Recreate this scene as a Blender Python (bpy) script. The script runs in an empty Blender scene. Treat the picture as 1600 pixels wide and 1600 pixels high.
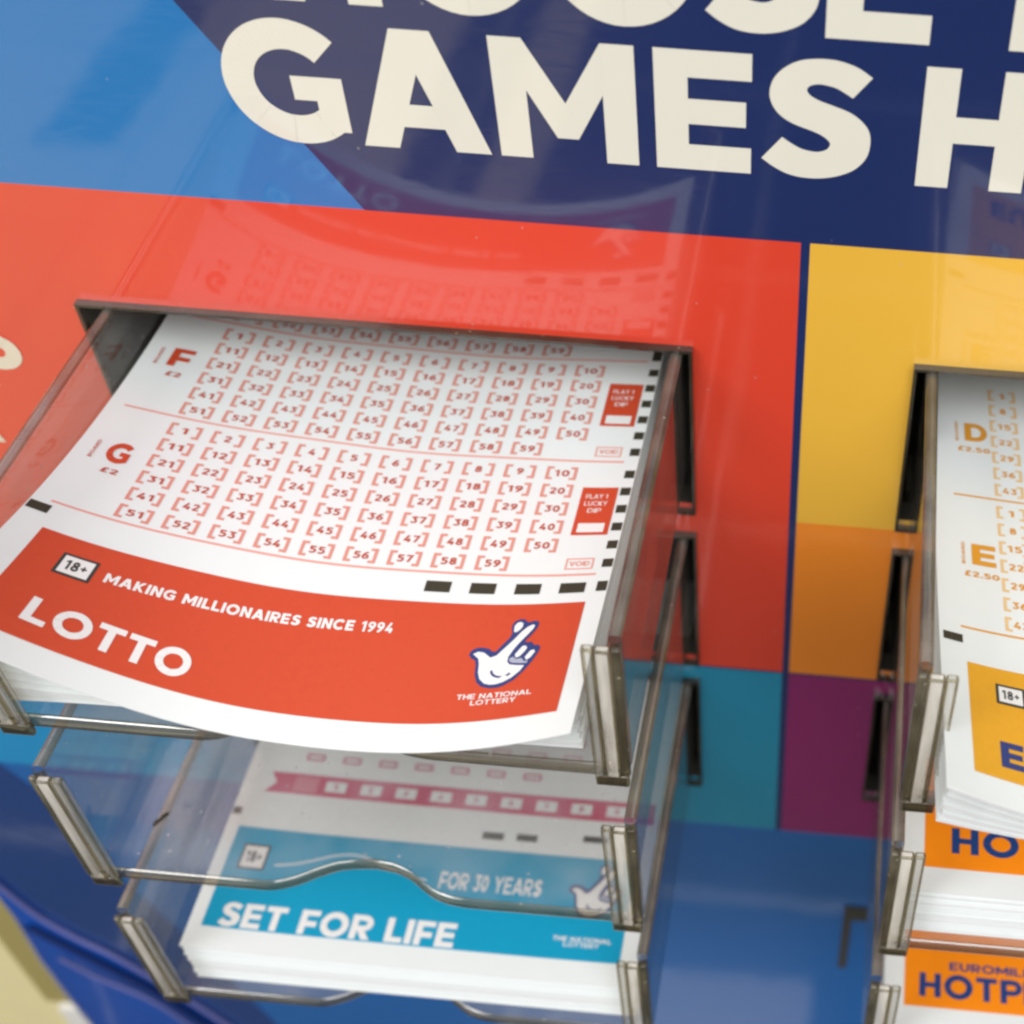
import bpy, bmesh, math, random
from mathutils import Vector, Matrix
from mathutils.geometry import tessellate_polygon
random.seed(7)
C = bpy.context.scene.collection
SC = bpy.context.scene
# ------------------------------------------------------------------ camera (1 unit = 1 cm)
CAMPOS = Vector((12.2348, -18.1037, 16.4914)); PITCH, YAW, ROLL = -0.8261, -0.0456, 0.0472
cd = bpy.data.cameras.new('camera'); cam = bpy.data.objects.new('camera', cd); C.objects.link(cam); SC.camera = cam
cp, sp = math.cos(PITCH), math.sin(PITCH)
fw = Vector((math.sin(YAW)*cp, math.cos(YAW)*cp, sp)); r0 = Vector((math.cos(YAW), -math.sin(YAW), 0)); u0 = r0.cross(fw)
r1 = r0*math.cos(ROLL)+u0*math.sin(ROLL); u1 = -r0*math.sin(ROLL)+u0*math.cos(ROLL)
cam.matrix_world = Matrix(((r1.x, u1.x, -fw.x, CAMPOS.x), (r1.y, u1.y, -fw.y, CAMPOS.y), (r1.z, u1.z, -fw.z, CAMPOS.z), (0, 0, 0, 1)))
cd.sensor_width = 36; cd.lens = 36*2304.39/1600
cd.shift_x = (800-1238.5)/1600; cd.shift_y = (833.6-800)/1600
cd.clip_start = .5; cd.clip_end = 2000
cd.dof.use_dof = True; cd.dof.focus_distance = 21.8; cd.dof.aperture_fstop = 0.19
# ------------------------------------------------------------------ world and lamps
w = bpy.data.worlds.new('World'); SC.world = w; w.use_nodes = True
nt = w.node_tree; bg = nt.nodes['Background']
tc = nt.nodes.new('ShaderNodeTexCoord'); sx = nt.nodes.new('ShaderNodeSeparateXYZ'); cr = nt.nodes.new('ShaderNodeValToRGB')
nt.links.new(tc.outputs['Generated'], sx.inputs[0]); nt.links.new(sx.outputs['Z'], cr.inputs[0]); nt.links.new(cr.outputs[0], bg.inputs[0])
cr.color_ramp.elements[0].position = 0.0; cr.color_ramp.elements[0].color = (.30, .28, .26, 1)
cr.color_ramp.elements[1].position = 0.9; cr.color_ramp.elements[1].color = (.80, .82, .84, 1)
bg.inputs[1].default_value = 0.84
def area(name, loc, target, sxx, syy, power, col=(1, 1, 1)):
    l = bpy.data.lights.new(name, 'AREA'); l.shape = 'RECTANGLE'; l.size = sxx; l.size_y = syy; l.energy = power; l.color = col
    o = bpy.data.objects.new(name, l); C.objects.link(o); o.location = loc
    o.rotation_euler = (Vector(target)-Vector(loc)).to_track_quat('-Z', 'Y').to_euler(); return o
area('overhead_light', (45, -110, 118), (5, -5, -5), 120, 70, 152000, (1, .995, .985))
area('overhead_light', (-130, -140, 150), (-110, -140, -90), 120, 120, 420000, (1, .975, .94))  # added lamp, brightens the unseen left floor for glare in the panel
SC.view_settings.view_transform = 'Standard'; SC.view_settings.look = 'None'
SC.view_settings.exposure = 0.08; SC.view_settings.gamma = 1; SC.view_settings.use_curve_mapping = False
SC.render.engine = 'CYCLES'
SC.cycles.max_bounces = 16; SC.cycles.transparent_max_bounces = 40; SC.cycles.transmission_bounces = 12
SC.cycles.glossy_bounces = 8; SC.cycles.use_denoising = True
SC.cycles.pixel_filter_type = 'BLACKMAN_HARRIS'; SC.cycles.filter_width = 2.6

# ------------------------------------------------------------------ materials
MATS = {}
def princ(name, col, rough=.6, spec=.4, coat=0, coat_rough=.03, noise=0, nscale=3., bump=0, **kw):
    if name in MATS: return MATS[name]
    m = bpy.data.materials.new(name); m.use_nodes = True; t = m.node_tree; b = t.nodes['Principled BSDF']
    b.inputs['Base Color'].default_value = (*col, 1); b.inputs['Roughness'].default_value = rough
    b.inputs['Specular IOR Level'].default_value = spec
    b.inputs['Coat Weight'].default_value = coat; b.inputs['Coat IOR'].default_value = 1.65 if coat == 1.0 else 1.5; b.inputs['Coat Roughness'].default_value = coat_rough
    for k, v in kw.items(): b.inputs[k].default_value = v
    if noise or bump:
        g = t.nodes.new('ShaderNodeTexCoord'); n = t.nodes.new('ShaderNodeTexNoise'); n.inputs['Scale'].default_value = nscale; n.inputs['Detail'].default_value = 6
        t.links.new(g.outputs['Object'], n.inputs['Vector'])
        if noise:
            mx = t.nodes.new('ShaderNodeMix'); mx.data_type = 'RGBA'
            mx.inputs['A'].default_value = (*[max(0, c*(1-noise)) for c in col], 1); mx.inputs['B'].default_value = (*[min(1, c*(1+noise)+.02*noise) for c in col], 1)
            t.links.new(n.outputs['Fac'], mx.inputs['Factor']); t.links.new(mx.outputs['Result'], b.inputs['Base Color'])
        if bump:
            bp = t.nodes.new('ShaderNodeBump'); bp.inputs['Strength'].default_value = bump; bp.inputs['Distance'].default_value = .02
            t.links.new(n.outputs['Fac'], bp.inputs['Height']); t.links.new(bp.outputs['Normal'], b.inputs['Normal'])
    MATS[name] = m; return m
def panelmat(name, col):
    """print under a clear gloss sheet, with dust specks and faint scratches"""
    m = princ(name, col, rough=.25, spec=.5, coat=1.0, coat_rough=.035)
    t = m.node_tree; b = t.nodes['Principled BSDF']
    g = t.nodes.new('ShaderNodeTexCoord'); v = t.nodes.new('ShaderNodeTexVoronoi'); v.inputs['Scale'].default_value = 1.7
    t.links.new(g.outputs['Object'], v.inputs['Vector'])
    r = t.nodes.new('ShaderNodeValToRGB'); r.color_ramp.elements[0].position = .025; r.color_ramp.elements[0].color = (.28, .28, .28, 1)
    r.color_ramp.elements[1].position = .05; r.color_ramp.elements[1].color = (0, 0, 0, 1)
    t.links.new(v.outputs['Distance'], r.inputs[0])
    mp = t.nodes.new('ShaderNodeMapping'); mp.inputs['Scale'].default_value = (.6, 1, 7); mp.inputs['Rotation'].default_value = (0, .5, 0)
    n = t.nodes.new('ShaderNodeTexNoise'); n.inputs['Scale'].default_value = .35; n.inputs['Detail'].default_value = 3
    t.links.new(g.outputs['Object'], n.inputs['Vector'])
    n2 = t.nodes.new('ShaderNodeTexNoise'); n2.inputs['Scale'].default_value = 3; n2.inputs['Detail'].default_value = 8
    t.links.new(g.outputs['Object'], mp.inputs[0]); t.links.new(mp.outputs[0], n2.inputs['Vector'])
    rr = t.nodes.new('ShaderNodeMapRange'); rr.inputs['From Min'].default_value = .45; rr.inputs['From Max'].default_value = .75; rr.inputs['To Min'].default_value = .03; rr.inputs['To Max'].default_value = .13
    t.links.new(n2.outputs['Fac'], rr.inputs['Value']); t.links.new(rr.outputs[0], b.inputs['Coat Roughness'])
    bp = t.nodes.new('ShaderNodeBump'); bp.inputs['Strength'].default_value = .22; bp.inputs['Distance'].default_value = .03      # slight waviness of the gloss sheet
    t.links.new(n.outputs['Fac'], bp.inputs['Height']); t.links.new(bp.outputs['Normal'], b.inputs['Coat Normal'])
    mx = t.nodes.new('ShaderNodeMix'); mx.data_type = 'RGBA'; mx.inputs['A'].default_value = (*col, 1); mx.inputs['B'].default_value = (.5, .5, .48, 1)
    t.links.new(r.outputs[0], mx.inputs['Factor']); t.links.new(mx.outputs['Result'], b.inputs['Base Color'])
    return m
def clearmat(name, tint, haze, hcol=(.55, .54, .5), rough=.02, ior=1.5, stretch=None):
    m = bpy.data.materials.new(name); m.use_nodes = True; t = m.node_tree; t.nodes.clear()
    o = t.nodes.new('ShaderNodeOutputMaterial'); tr = t.nodes.new('ShaderNodeBsdfTransparent'); tr.inputs[0].default_value = (*tint, 1)
    df = t.nodes.new('ShaderNodeBsdfDiffuse'); df.inputs[0].default_value = (*hcol, 1)
    gl = t.nodes.new('ShaderNodeBsdfGlossy'); gl.inputs['Roughness'].default_value = rough
    lw = t.nodes.new('ShaderNodeLayerWeight'); lw.inputs[0].default_value = .5       # facing: 0 head-on, 1 grazing, same from both sides
    pw = t.nodes.new('ShaderNodeMath'); pw.operation = 'POWER'; pw.inputs[1].default_value = 5; t.links.new(lw.outputs['Facing'], pw.inputs[0])
    f0 = ((ior-1)/(ior+1))**2
    fr = t.nodes.new('ShaderNodeMath'); fr.operation = 'MULTIPLY_ADD'; fr.inputs[1].default_value = 1-f0; fr.inputs[2].default_value = f0; t.links.new(pw.outputs[0], fr.inputs[0])
    g = t.nodes.new('ShaderNodeTexCoord'); n = t.nodes.new('ShaderNodeTexNoise'); n.inputs['Scale'].default_value = .9; n.inputs['Detail'].default_value = 7
    if stretch:
        mp = t.nodes.new('ShaderNodeMapping'); mp.inputs['Scale'].default_value = stretch; t.links.new(g.outputs['Object'], mp.inputs[0]); t.links.new(mp.outputs[0], n.inputs['Vector'])
    else: t.links.new(g.outputs['Object'], n.inputs['Vector'])
    rr = t.nodes.new('ShaderNodeMapRange'); rr.inputs['From Min'].default_value = .35; rr.inputs['From Max'].default_value = .75; rr.inputs['To Min'].default_value = haze*.4; rr.inputs['To Max'].default_value = haze*1.8
    t.links.new(n.outputs['Fac'], rr.inputs['Value'])
    vo = t.nodes.new('ShaderNodeTexVoronoi'); vo.inputs['Scale'].default_value = 2.6; t.links.new(g.outputs['Object'], vo.inputs['Vector'])
    vr = t.nodes.new('ShaderNodeMapRange'); vr.inputs['From Min'].default_value = .05; vr.inputs['From Max'].default_value = .09; vr.inputs['To Min'].default_value = .45; vr.inputs['To Max'].default_value = 0
    t.links.new(vo.outputs['Distance'], vr.inputs['Value'])
    ad = t.nodes.new('ShaderNodeMath'); ad.operation = 'ADD'; ad.use_clamp = True; t.links.new(rr.outputs[0], ad.inputs[0]); t.links.new(vr.outputs[0], ad.inputs[1]); rr = ad
    m1 = t.nodes.new('ShaderNodeMixShader'); m2 = t.nodes.new('ShaderNodeMixShader')
    t.links.new(rr.outputs[0], m1.inputs[0]); t.links.new(tr.outputs[0], m1.inputs[1]); t.links.new(df.outputs[0], m1.inputs[2])
    t.links.new(fr.outputs[0], m2.inputs[0]); t.links.new(m1.outputs[0], m2.inputs[1]); t.links.new(gl.outputs[0], m2.inputs[2])
    t.links.new(m2.outputs[0], o.inputs[0]); MATS[name] = m; return m
M_CLEAR = clearmat('clear acrylic face', (.94, .938, .92), .085)
M_FLOORC = clearmat('clear acrylic tray floor', (.935, .932, .925), .105, (.62, .61, .64))  # haze colour carries the reflection from above on the tray floor
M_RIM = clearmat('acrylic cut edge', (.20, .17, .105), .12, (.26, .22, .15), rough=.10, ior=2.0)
M_FLANGE = clearmat('acrylic end block', (.97, .955, .92), .42, (.94, .90, .84), rough=.05, ior=1.55, stretch=(3.2, 3.2, .45))
M_BLOCK = princ('clear acrylic block', (.97, .96, .94), .03, .5, **{'Transmission Weight': .95, 'IOR': 1.46})
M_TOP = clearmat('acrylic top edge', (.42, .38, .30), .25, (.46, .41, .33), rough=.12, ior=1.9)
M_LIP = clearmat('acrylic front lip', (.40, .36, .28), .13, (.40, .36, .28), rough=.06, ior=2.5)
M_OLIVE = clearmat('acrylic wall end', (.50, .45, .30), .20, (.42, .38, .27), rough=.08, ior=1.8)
M_CLEAR2 = clearmat('acrylic end block clear', (.95, .945, .93), .16, (.78, .77, .76), rough=.04, ior=1.6, stretch=(3, 3, .5))
PAPER = princ('slip paper', (.80, .835, .835), .65, .25, noise=.02, nscale=2.2)
PEDGE = princ('paper edge', (.80, .81, .83), .8, .2, noise=.06, nscale=6)
RED = princ('red ink', (.61, .072, .027), .5, .35, noise=.05, nscale=9)
PALERED = princ('pale red ink', (.80, .33, .27), .55, .3)
MIDRED = princ('number ink', (.52, .085, .05), .55, .3)
WINK = princ('white print', (.84, .83, .82), .5, .3)
BLACK = princ('timing mark ink', (.048, .043, .028), .55, .3)
NAVY = princ('navy ink', (.035, .055, .20), .5, .3)
BLUEINK = princ('deep blue ink', (.012, .055, .21), .5, .3)
TEAL = princ('teal ink', (.005, .33, .55), .5, .3, noise=.04, nscale=5)
PINK = princ('pink ink', (.58, .055, .14), .55, .3)
ORANGE = princ('orange ink', (.95, .27, .005), .5, .3, noise=.04, nscale=5)
AMBER = princ('amber ink', (.78, .38, .025), .5, .3, noise=.06, nscale=9)
AMBERNUM = princ('amber number ink', (.74, .33, .03), .55, .3)
NINK = princ('dark badge ink', (.05, .05, .045), .5, .3)
P_BLUE = panelmat('panel sky blue', (.001, .185, .52))
P_NAVY = panelmat('panel navy', (.006, .022, .12))
P_RED = panelmat('panel red', (.76, .055, .024))
P_YEL = panelmat('panel yellow', (.86, .49, .05))
P_ORG = panelmat('panel orange', (.92, .27, .016))
P_TEAL = panelmat('panel teal', (.004, .27, .46))
P_SKY = panelmat('panel bright blue', (.004, .29, .62))
P_DEEP = panelmat('panel deep blue', (.001, .044, .21))
P_PUR = panelmat('panel purple', (.26, .010, .14))
P_BLUE2 = panelmat('panel mid blue', (.002, .125, .44))
P_WHITE = panelmat('panel lettering white', (.82, .81, .71))
P_CREAM = panelmat('panel lettering cream', (.80, .72, .58))
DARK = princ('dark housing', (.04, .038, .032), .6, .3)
DEDGE = princ('cut board edge', (.05, .048, .04), .5, .4)
BLUEPL = princ('blue plastic', (.004, .075, .42), .22, .5, coat=.6, coat_rough=.05, noise=.08, nscale=.8)
BLUEDK = princ('dark blue groove shade', (.003, .02, .12), .3, .5)
WALLM = princ('cream wall paint', (.76, .68, .38), .7, .3, noise=.05, nscale=.6)
TRIMM = princ('white skirting paint', (.78, .77, .74), .5, .4)

def floormat(name, c1, c2):
    m = bpy.data.materials.new(name); m.use_nodes = True; t = m.node_tree; b = t.nodes['Principled BSDF']
    g = t.nodes.new('ShaderNodeTexCoord'); k = t.nodes.new('ShaderNodeTexBrick'); k.offset = 0
    k.inputs['Scale'].default_value = 1; k.inputs['Brick Width'].default_value = 40; k.inputs['Row Height'].default_value = 40; k.inputs['Mortar Size'].default_value = .5
    k.inputs['Color1'].default_value = (*c1, 1); k.inputs['Color2'].default_value = (*c2, 1); k.inputs['Mortar'].default_value = (.35, .33, .3, 1)
    t.links.new(g.outputs['Object'], k.inputs['Vector']); t.links.new(k.outputs['Color'], b.inputs['Base Color']); b.inputs['Roughness'].default_value = .85; b.inputs['Specular IOR Level'].default_value = .08
    return m

# ------------------------------------------------------------------ object helpers
def link(name, data, parent=None, loc=(0, 0, 0)):
    o = bpy.data.objects.new(name, data); C.objects.link(o); o.location = loc
    if parent is not None: o.parent = parent
    return o
def thing(name, label, cat, loc=(0, 0, 0), group=None):
    o = link(name, None, None, loc); o['label'] = label; o['category'] = cat
    if group: o['group'] = group
    return o
class MB:
    """collects faces with materials, builds ONE mesh object"""
    def __init__(s): s.v = []; s.f = []; s.m = []; s.mats = []
    def mi(s, m):
        if m not in s.mats: s.mats.append(m)
        return s.mats.index(m)
    def poly(s, pts, m):
        b = len(s.v); s.v += [tuple(p) for p in pts]; s.f.append(tuple(range(b, b+len(pts)))); s.m.append(s.mi(m))
    def grid(s, rows, m, closed=False):
        b = len(s.v); n = len(rows[0])
        for r in rows: s.v += [tuple(p) for p in r]
        k = s.mi(m)
        for i in range(len(rows)-1):
            for j in range(n if closed else n-1):
                j2 = (j+1) % n
                s.f.append((b+i*n+j, b+i*n+j2, b+(i+1)*n+j2, b+(i+1)*n+j)); s.m.append(k)
    def box(s, a, c, m):
        x0, y0, z0 = a; x1, y1, z1 = c
        P = [(x0, y0, z0), (x1, y0, z0), (x1, y1, z0), (x0, y1, z0), (x0, y0, z1), (x1, y0, z1), (x1, y1, z1), (x0, y1, z1)]
        for q in ((0, 3, 2, 1), (4, 5, 6, 7), (0, 1, 5, 4), (1, 2, 6, 5), (2, 3, 7, 6), (3, 0, 4, 7)): s.poly([P[i] for i in q], m)
    def build(s, name, parent=None, smooth=False, merge=True, bevel=0):
        me = bpy.data.meshes.new(name); off = parent.matrix_world_loc if False else (parent.location if parent is not None and parent.parent is None else Vector())
        if parent is not None and parent.parent is not None: off = parent.parent.location
        me.from_pydata([(x-off[0], y-off[1], z-off[2]) for x, y, z in s.v], [], s.f)
        for m in s.mats: me.materials.append(m)
        for p, k in zip(me.polygons, s.m): p.material_index = k
        if merge or bevel:
            bm = bmesh.new(); bm.from_mesh(me); bmesh.ops.remove_doubles(bm, verts=bm.verts, dist=1e-5)
            if bevel: bmesh.ops.bevel(bm, geom=bm.edges[:], offset=bevel, segments=3, affect='EDGES', profile=.5)
            bmesh.ops.recalc_face_normals(bm, faces=bm.faces) if bevel else None
            bm.to_mesh(me); bm.free()
        if smooth:
            for p in me.polygons: p.use_smooth = True
        return link(name, me, parent)

# ------------------------------------------------------------------ lettering: each glyph is polygons in a unit cap-height box
def arc(cx, cy, rx, ry, a0, a1, n=28):
    return [(cx+rx*math.cos(math.radians(a0+(a1-a0)*i/n)), cy+ry*math.sin(math.radians(a0+(a1-a0)*i/n))) for i in range(n+1)]
def spline(P, n=10):
    out = []
    for i in range(len(P)-1):
        p0 = P[max(i-1, 0)]; p1 = P[i]; p2 = P[i+1]; p3 = P[min(i+2, len(P)-1)]
        for k in range(n):
            t = k/n
            out.append(tuple(.5*((2*p1[d])+(-p0[d]+p2[d])*t+(2*p0[d]-5*p1[d]+4*p2[d]-p3[d])*t*t+(-p0[d]+3*p1[d]-3*p2[d]+p3[d])*t**3) for d in (0, 1)))
    return out+[P[-1]]
def ribbon(P, t, closed=False):
    n = len(P); L = []; R = []
    for i in range(n):
        a = P[(i-1) % n] if (closed or i > 0) else P[i]; b = P[i]; c = P[(i+1) % n] if (closed or i < n-1) else P[i]
        d1 = (b[0]-a[0], b[1]-a[1]); d2 = (c[0]-b[0], c[1]-b[1])
        l1 = math.hypot(*d1) or 1e-9; l2 = math.hypot(*d2) or 1e-9
        n1 = (-d1[1]/l1, d1[0]/l1); n2 = (-d2[1]/l2, d2[0]/l2)
        if not closed and i == 0: n1 = n2
        if not closed and i == n-1: n2 = n1
        mx, my = n1[0]+n2[0], n1[1]+n2[1]; q = math.hypot(mx, my) or 1e-9; mx /= q; my /= q
        k = min(1/max(mx*n1[0]+my*n1[1], .35), 2.2)*t/2
        L.append((b[0]+mx*k, b[1]+my*k)); R.append((b[0]-mx*k, b[1]-my*k))
    out = []
    for i in range(n if closed else n-1):
        j = (i+1) % n; out.append([R[i], R[j], L[j], L[i]])
    return out
def rect(x0, y0, x1, y1): return [(x0, y0), (x1, y0), (x1, y1), (x0, y1)]
SOUT = [(0.745, 0.877), (0.637, 0.952), (0.505, 0.995), (0.375, 1.0), (0.246, 0.975), (0.14, 0.907), (0.071, 0.812), (0.048, 0.701), (0.07, 0.604), (0.128, 0.521), (0.22, 0.459), (0.345, 0.412), (0.426, 0.373), (0.479, 0.32), (0.47, 0.273), (0.432, 0.244), (0.375, 0.233), (0.283, 0.251), (0.202, 0.297), (0.144, 0.341), (0.0, 0.148), (0.082, 0.082), (0.188, 0.024), (0.304, 0.0), (0.432, 0.004), (0.557, 0.038), (0.668, 0.105), (0.742, 0.211), (0.762, 0.33), (0.749, 0.432), (0.699, 0.511), (0.616, 0.579), (0.503, 0.626), (0.39, 0.667), (0.322, 0.71), (0.304, 0.752), (0.33, 0.784), (0.395, 0.799), (0.495, 0.779), (0.562, 0.742), (0.62, 0.703)]
_a = [SOUT[40]]+SOUT[0:1]; SOUT = spline(SOUT[0:20], 4)+spline(SOUT[20:41], 4)
def glyph(c, t=.24):
    """-> (list of polygons, advance width)"""
    h = t/2; th = t*.9
    R = lambda P, cl=False, tt=t: ribbon(P, tt, cl)
    if c == 'I': return [rect(0, 0, t, 1)], t
    if c == 'L': return [rect(0, 0, t, 1), rect(t, 0, .66, th)], .66
    if c == 'E': return [rect(0, 0, t, 1), rect(t, 0, .71, th), rect(t, .5-th*.48, .67, .5+th*.48), rect(t, 1-th, .71, 1)], .73
    if c == 'F': return [rect(0, 0, t, 1), rect(t, .44-th/2, .64, .44+th/2), rect(t, 1-th, .70, 1)], .70
    if c == 'T': return [rect(0, 1-th, .78, 1), rect(.39-h, 0, .39+h, 1-th)], .78
    if c == 'H': return [rect(0, 0, t, 1), rect(.80-t, 0, .80, 1), rect(t, .5-th/2, .80-t, .5+th/2)], .80
    if c == 'A':
        W = .98; m = W/2; a = t*.6; k = t*1.1; y = (m-k)/(m-a)
        s = lambda v: k+(m-a)*v
        P = [(0, 0), (k, 0), (m, y), (m, 1), (m-a, 1)]
        yb, yt = .19, .19+t*.8
        return [P, [(W-x, v) for x, v in reversed(P)], [(s(yb), yb), (W-s(yb), yb), (W-s(yt), yt), (s(yt), yt)]], W
    if c == 'M':
        W = 1.06; m = W/2
        P = [(t, 1), (t, .58), (m-.08, .19), (m, .19), (m, .49)]
        return [rect(0, 0, t, 1), rect(W-t, 0, W, 1), P[::-1], [(W-x, v) for x, v in P]], W
    if c == 'N': return [rect(0, 0, t, 1), rect(.84-t, 0, .84, 1), [(t, 1), (t, 1-t*1.55), (.84-t, 0), (.84-t, t*1.55)]], .84
    if c == 'V': return [[(0, 1), (.34, 0), (.47, 0), (.47, .32), (t*1.1, 1)], [(.94, 1), (.94-t*1.1, 1), (.47, .32), (.47, 0), (.60, 0)]], .94
    if c == 'Y': return [rect(.44-h, 0, .44+h, .42), [(.44-h, .42), (.44+h, .42), (.44, .62), (t*1.12, 1), (0, 1)], [(.44+h, .42), (.88, 1), (.88-t*1.12, 1), (.44, .62)]], .88
    if c == 'K': return [rect(0, 0, t, 1), [(t, .32), (t, .62), (.52, 1), (.82, 1)], [(.37, .58), (.83, 0), (.55, 0), (.22, .40)]], .83
    if c == 'O': return R(arc(.53, .5, .53-h, .52-h, 0, 360, 48)[:-1], True), 1.06
    if c == 'C': return R(arc(.53, .5, .53-h, .52-h, 42, 318, 40)), .96
    if c == 'G':
        return R(arc(.53, .5, .53-h, .52-h, 42, 312, 44))+[rect(.93-t*.92, .10, .93, .56), rect(.53, .56-t*.82, .93-t*.92, .56)], .97
    if c == 'S': return [SOUT], .762
    if c == 'U': return R([(h, 1), (h, .42)]+arc(.42, .42, .42-h, .44-h, 180, 360, 20)[1:-1]+[(.84-h, .42), (.84-h, 1)]), .84
    if c in 'PR':
        o = [rect(0, 0, t, 1)]+R([(t, 1-th/2), (.45, 1-th/2)]+arc(.45, .67, .25, .33-th/2, 90, -90, 18)[1:-1]+[(.45, .34+th/2), (t, .34+th/2)], False, th)
        if c == 'R': o.append([(.28, .34), (.56, .34), (.80, 0), (.80-t*1.25, 0)])
        return o, (.80 if c == 'R' else .74)
    if c == 'D': return [rect(0, 0, t, 1)]+R([(t, 1-th/2), (.40, 1-th/2)]+arc(.40, .5, .46-h, .5-th/2, 90, -90, 24)[1:-1]+[(.40, th/2), (t, th/2)], False, th), .86
    if c == 'B': return [rect(0, 0, t, 1)]+R([(t, 1-th/2), (.42, 1-th/2)]+arc(.42, .75, .2, .25-th/2, 90, -90, 12)[1:-1]+[(.42, .5), (t, .5)], False, th)+R([(.42, .5)]+arc(.44, .27, .22, .27-th/2, 90, -90, 12)[1:-1]+[(.44, th/2), (t, th/2)], False, th), .74
    t2 = min(t, .2); Q = lambda P, cl=False: ribbon(P, t2, cl)
    if c == '0': return Q(arc(.33, .5, .33-t2/2, .5-t2/2, 0, 360, 24)[:-1], True), .66
    if c == '1': return [rect(.2, 0, .2+t2, 1), [(.2, 1), (0, .84), (0, .68), (.2, .78)]], .2+t2+.06
    if c == '2': return Q(spline([(.08, .74), (.16, .86), (.31, .9), (.47, .84), (.5, .68), (.42, .5), (.1, .1)], 5))+[rect(.08, 0, .6, .19)], .62
    if c == '3': return Q([(.06, .9), (.5, .9), (.28, .6)])+Q(spline([(.26, .56), (.44, .5), (.5, .3), (.42, .14), (.24, .09), (.05, .19)], 5)), .62
    if c == '4': return Q([(.62, .28), (.10, .28), (.40, .98)])+[rect(.36, 0, .36+t2, .5)], .66
    if c == '5': return Q([(.55, .9), (.15, .9), (.13, .55)])+Q(spline([(.12, .52), (.33, .56), (.49, .46), (.5, .26), (.36, .1), (.2, .09), (.05, .18)], 5)), .62
    if c == '6': return Q(arc(.32, .31, .22, .21, 0, 360, 18)[:-1], True)+Q(spline([(.52, .94), (.3, .8), (.13, .5), (.1, .33)], 4)), .64
    if c == '7': return Q([(.03, .9), (.52, .9), (.22, 0)]), .62
    if c == '8': return Q(arc(.31, .73, .18, .17, 0, 360, 16)[:-1], True)+Q(arc(.31, .29, .21, .2, 0, 360, 16)[:-1], True), .62
    if c == '9': return [[(.64-x, 1-y) for x, y in p] for p in glyph('6', t)[0]], .64
    if c == '£': return Q(spline([(.58, .78), (.48, .9), (.32, .86), (.27, .68), (.27, .35), (.12, .1)], 4))+[rect(.05, 0, .6, .18), rect(.08, .42, .48, .56)], .64
    if c == '+': return [rect(.05, .42, .55, .58), rect(.22, .25, .38, .42), rect(.22, .58, .38, .75)], .6
    if c == '.': return [rect(0, 0, t2, t2)], t2
    if c == '[': return ribbon([(.24, 1.12), (.05, 1.12), (.05, -.12), (.24, -.12)], .12), .24
    if c == ']': return ribbon([(0, 1.12), (.19, 1.12), (.19, -.12), (0, -.12)], .12), .24
    return [], .34
def text(s, x, y, cap, m, t=.24, width=None, slant=0, track=.10, lift=.012, rot=0, slope=0, kern=None):
    """-> [(polygon, lift, material)], baseline left at x, y; y up"""
    cur = 0; items = []
    for i, ch in enumerate(s):
        P, wd = glyph(ch, t)
        if kern: cur += kern.get(i, 0)
        for k, p in enumerate(P): items.append(([(a+cur+slant*b, b) for a, b in p], lift+k % 6*.0007))
        cur += wd+track
    cur -= track; sx_ = (width/(cur*cap)) if width else 1
    cr_, sr_ = math.cos(rot), math.sin(rot); out = []
    for p, l in items:
        q = [(a*cap*sx_, b*cap) for a, b in p]
        out.append(([(x+a*cr_-b*sr_, y+a*sr_+b*cr_+slope*a) for a, b in q], l, m))
    return out
def tris(p):
    if len(p) == 3: return [p]
    if len(p) == 4: return [(p[0], p[1], p[2]), (p[0], p[2], p[3])]
    return [tuple(p[i] for i in t) for t in tessellate_polygon([[Vector((a, b, 0)) for a, b in p]])]
def split(t, L, out):
    e = [(math.dist(t[i], t[(i+1) % 3]), i) for i in range(3)]; d, i = max(e)
    if d <= L: out.append(t); return
    a, b, c = t[i], t[(i+1) % 3], t[(i+2) % 3]; mm = ((a[0]+b[0])/2, (a[1]+b[1])/2)
    split((a, mm, c), L, out); split((mm, b, c), L, out)
def build_print(name, items, fn, parent, L=.25, smooth=False):
    """flat print items mapped onto a surface fn(x, y, lift) -> 3-D"""
    mb = MB()
    for p, l, m in items:
        for t in tris(p):
            o = []; split(tuple(t), L, o)
            for q in o:
                a = (q[1][0]-q[0][0])*(q[2][1]-q[0][1])-(q[1][1]-q[0][1])*(q[2][0]-q[0][0])
                if abs(a) < 1e-9: continue
                if a < 0: q = q[::-1]
                mb.poly([fn(x, y, l) for x, y in q], m)
    return mb.build(name, parent)

# ------------------------------------------------------------------ dimensions
TW, TH, PT = 9.5, 3.2528, 4.4038        # tray width, height, tier pitch
TOP, DEP = 1.1419, 6.1104
COLX = (0.0, 13.427)                     # left edges of the two tray columns
WT = .30; WW = .20                       # acrylic thickness: floors, walls
C0, CS = 1.0062, 3.5913                  # cut-outs
R0, R1, R2, R3 = 3.2424, -2.8663, -7.3021, -13.3126
GAP = 11.3979
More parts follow.
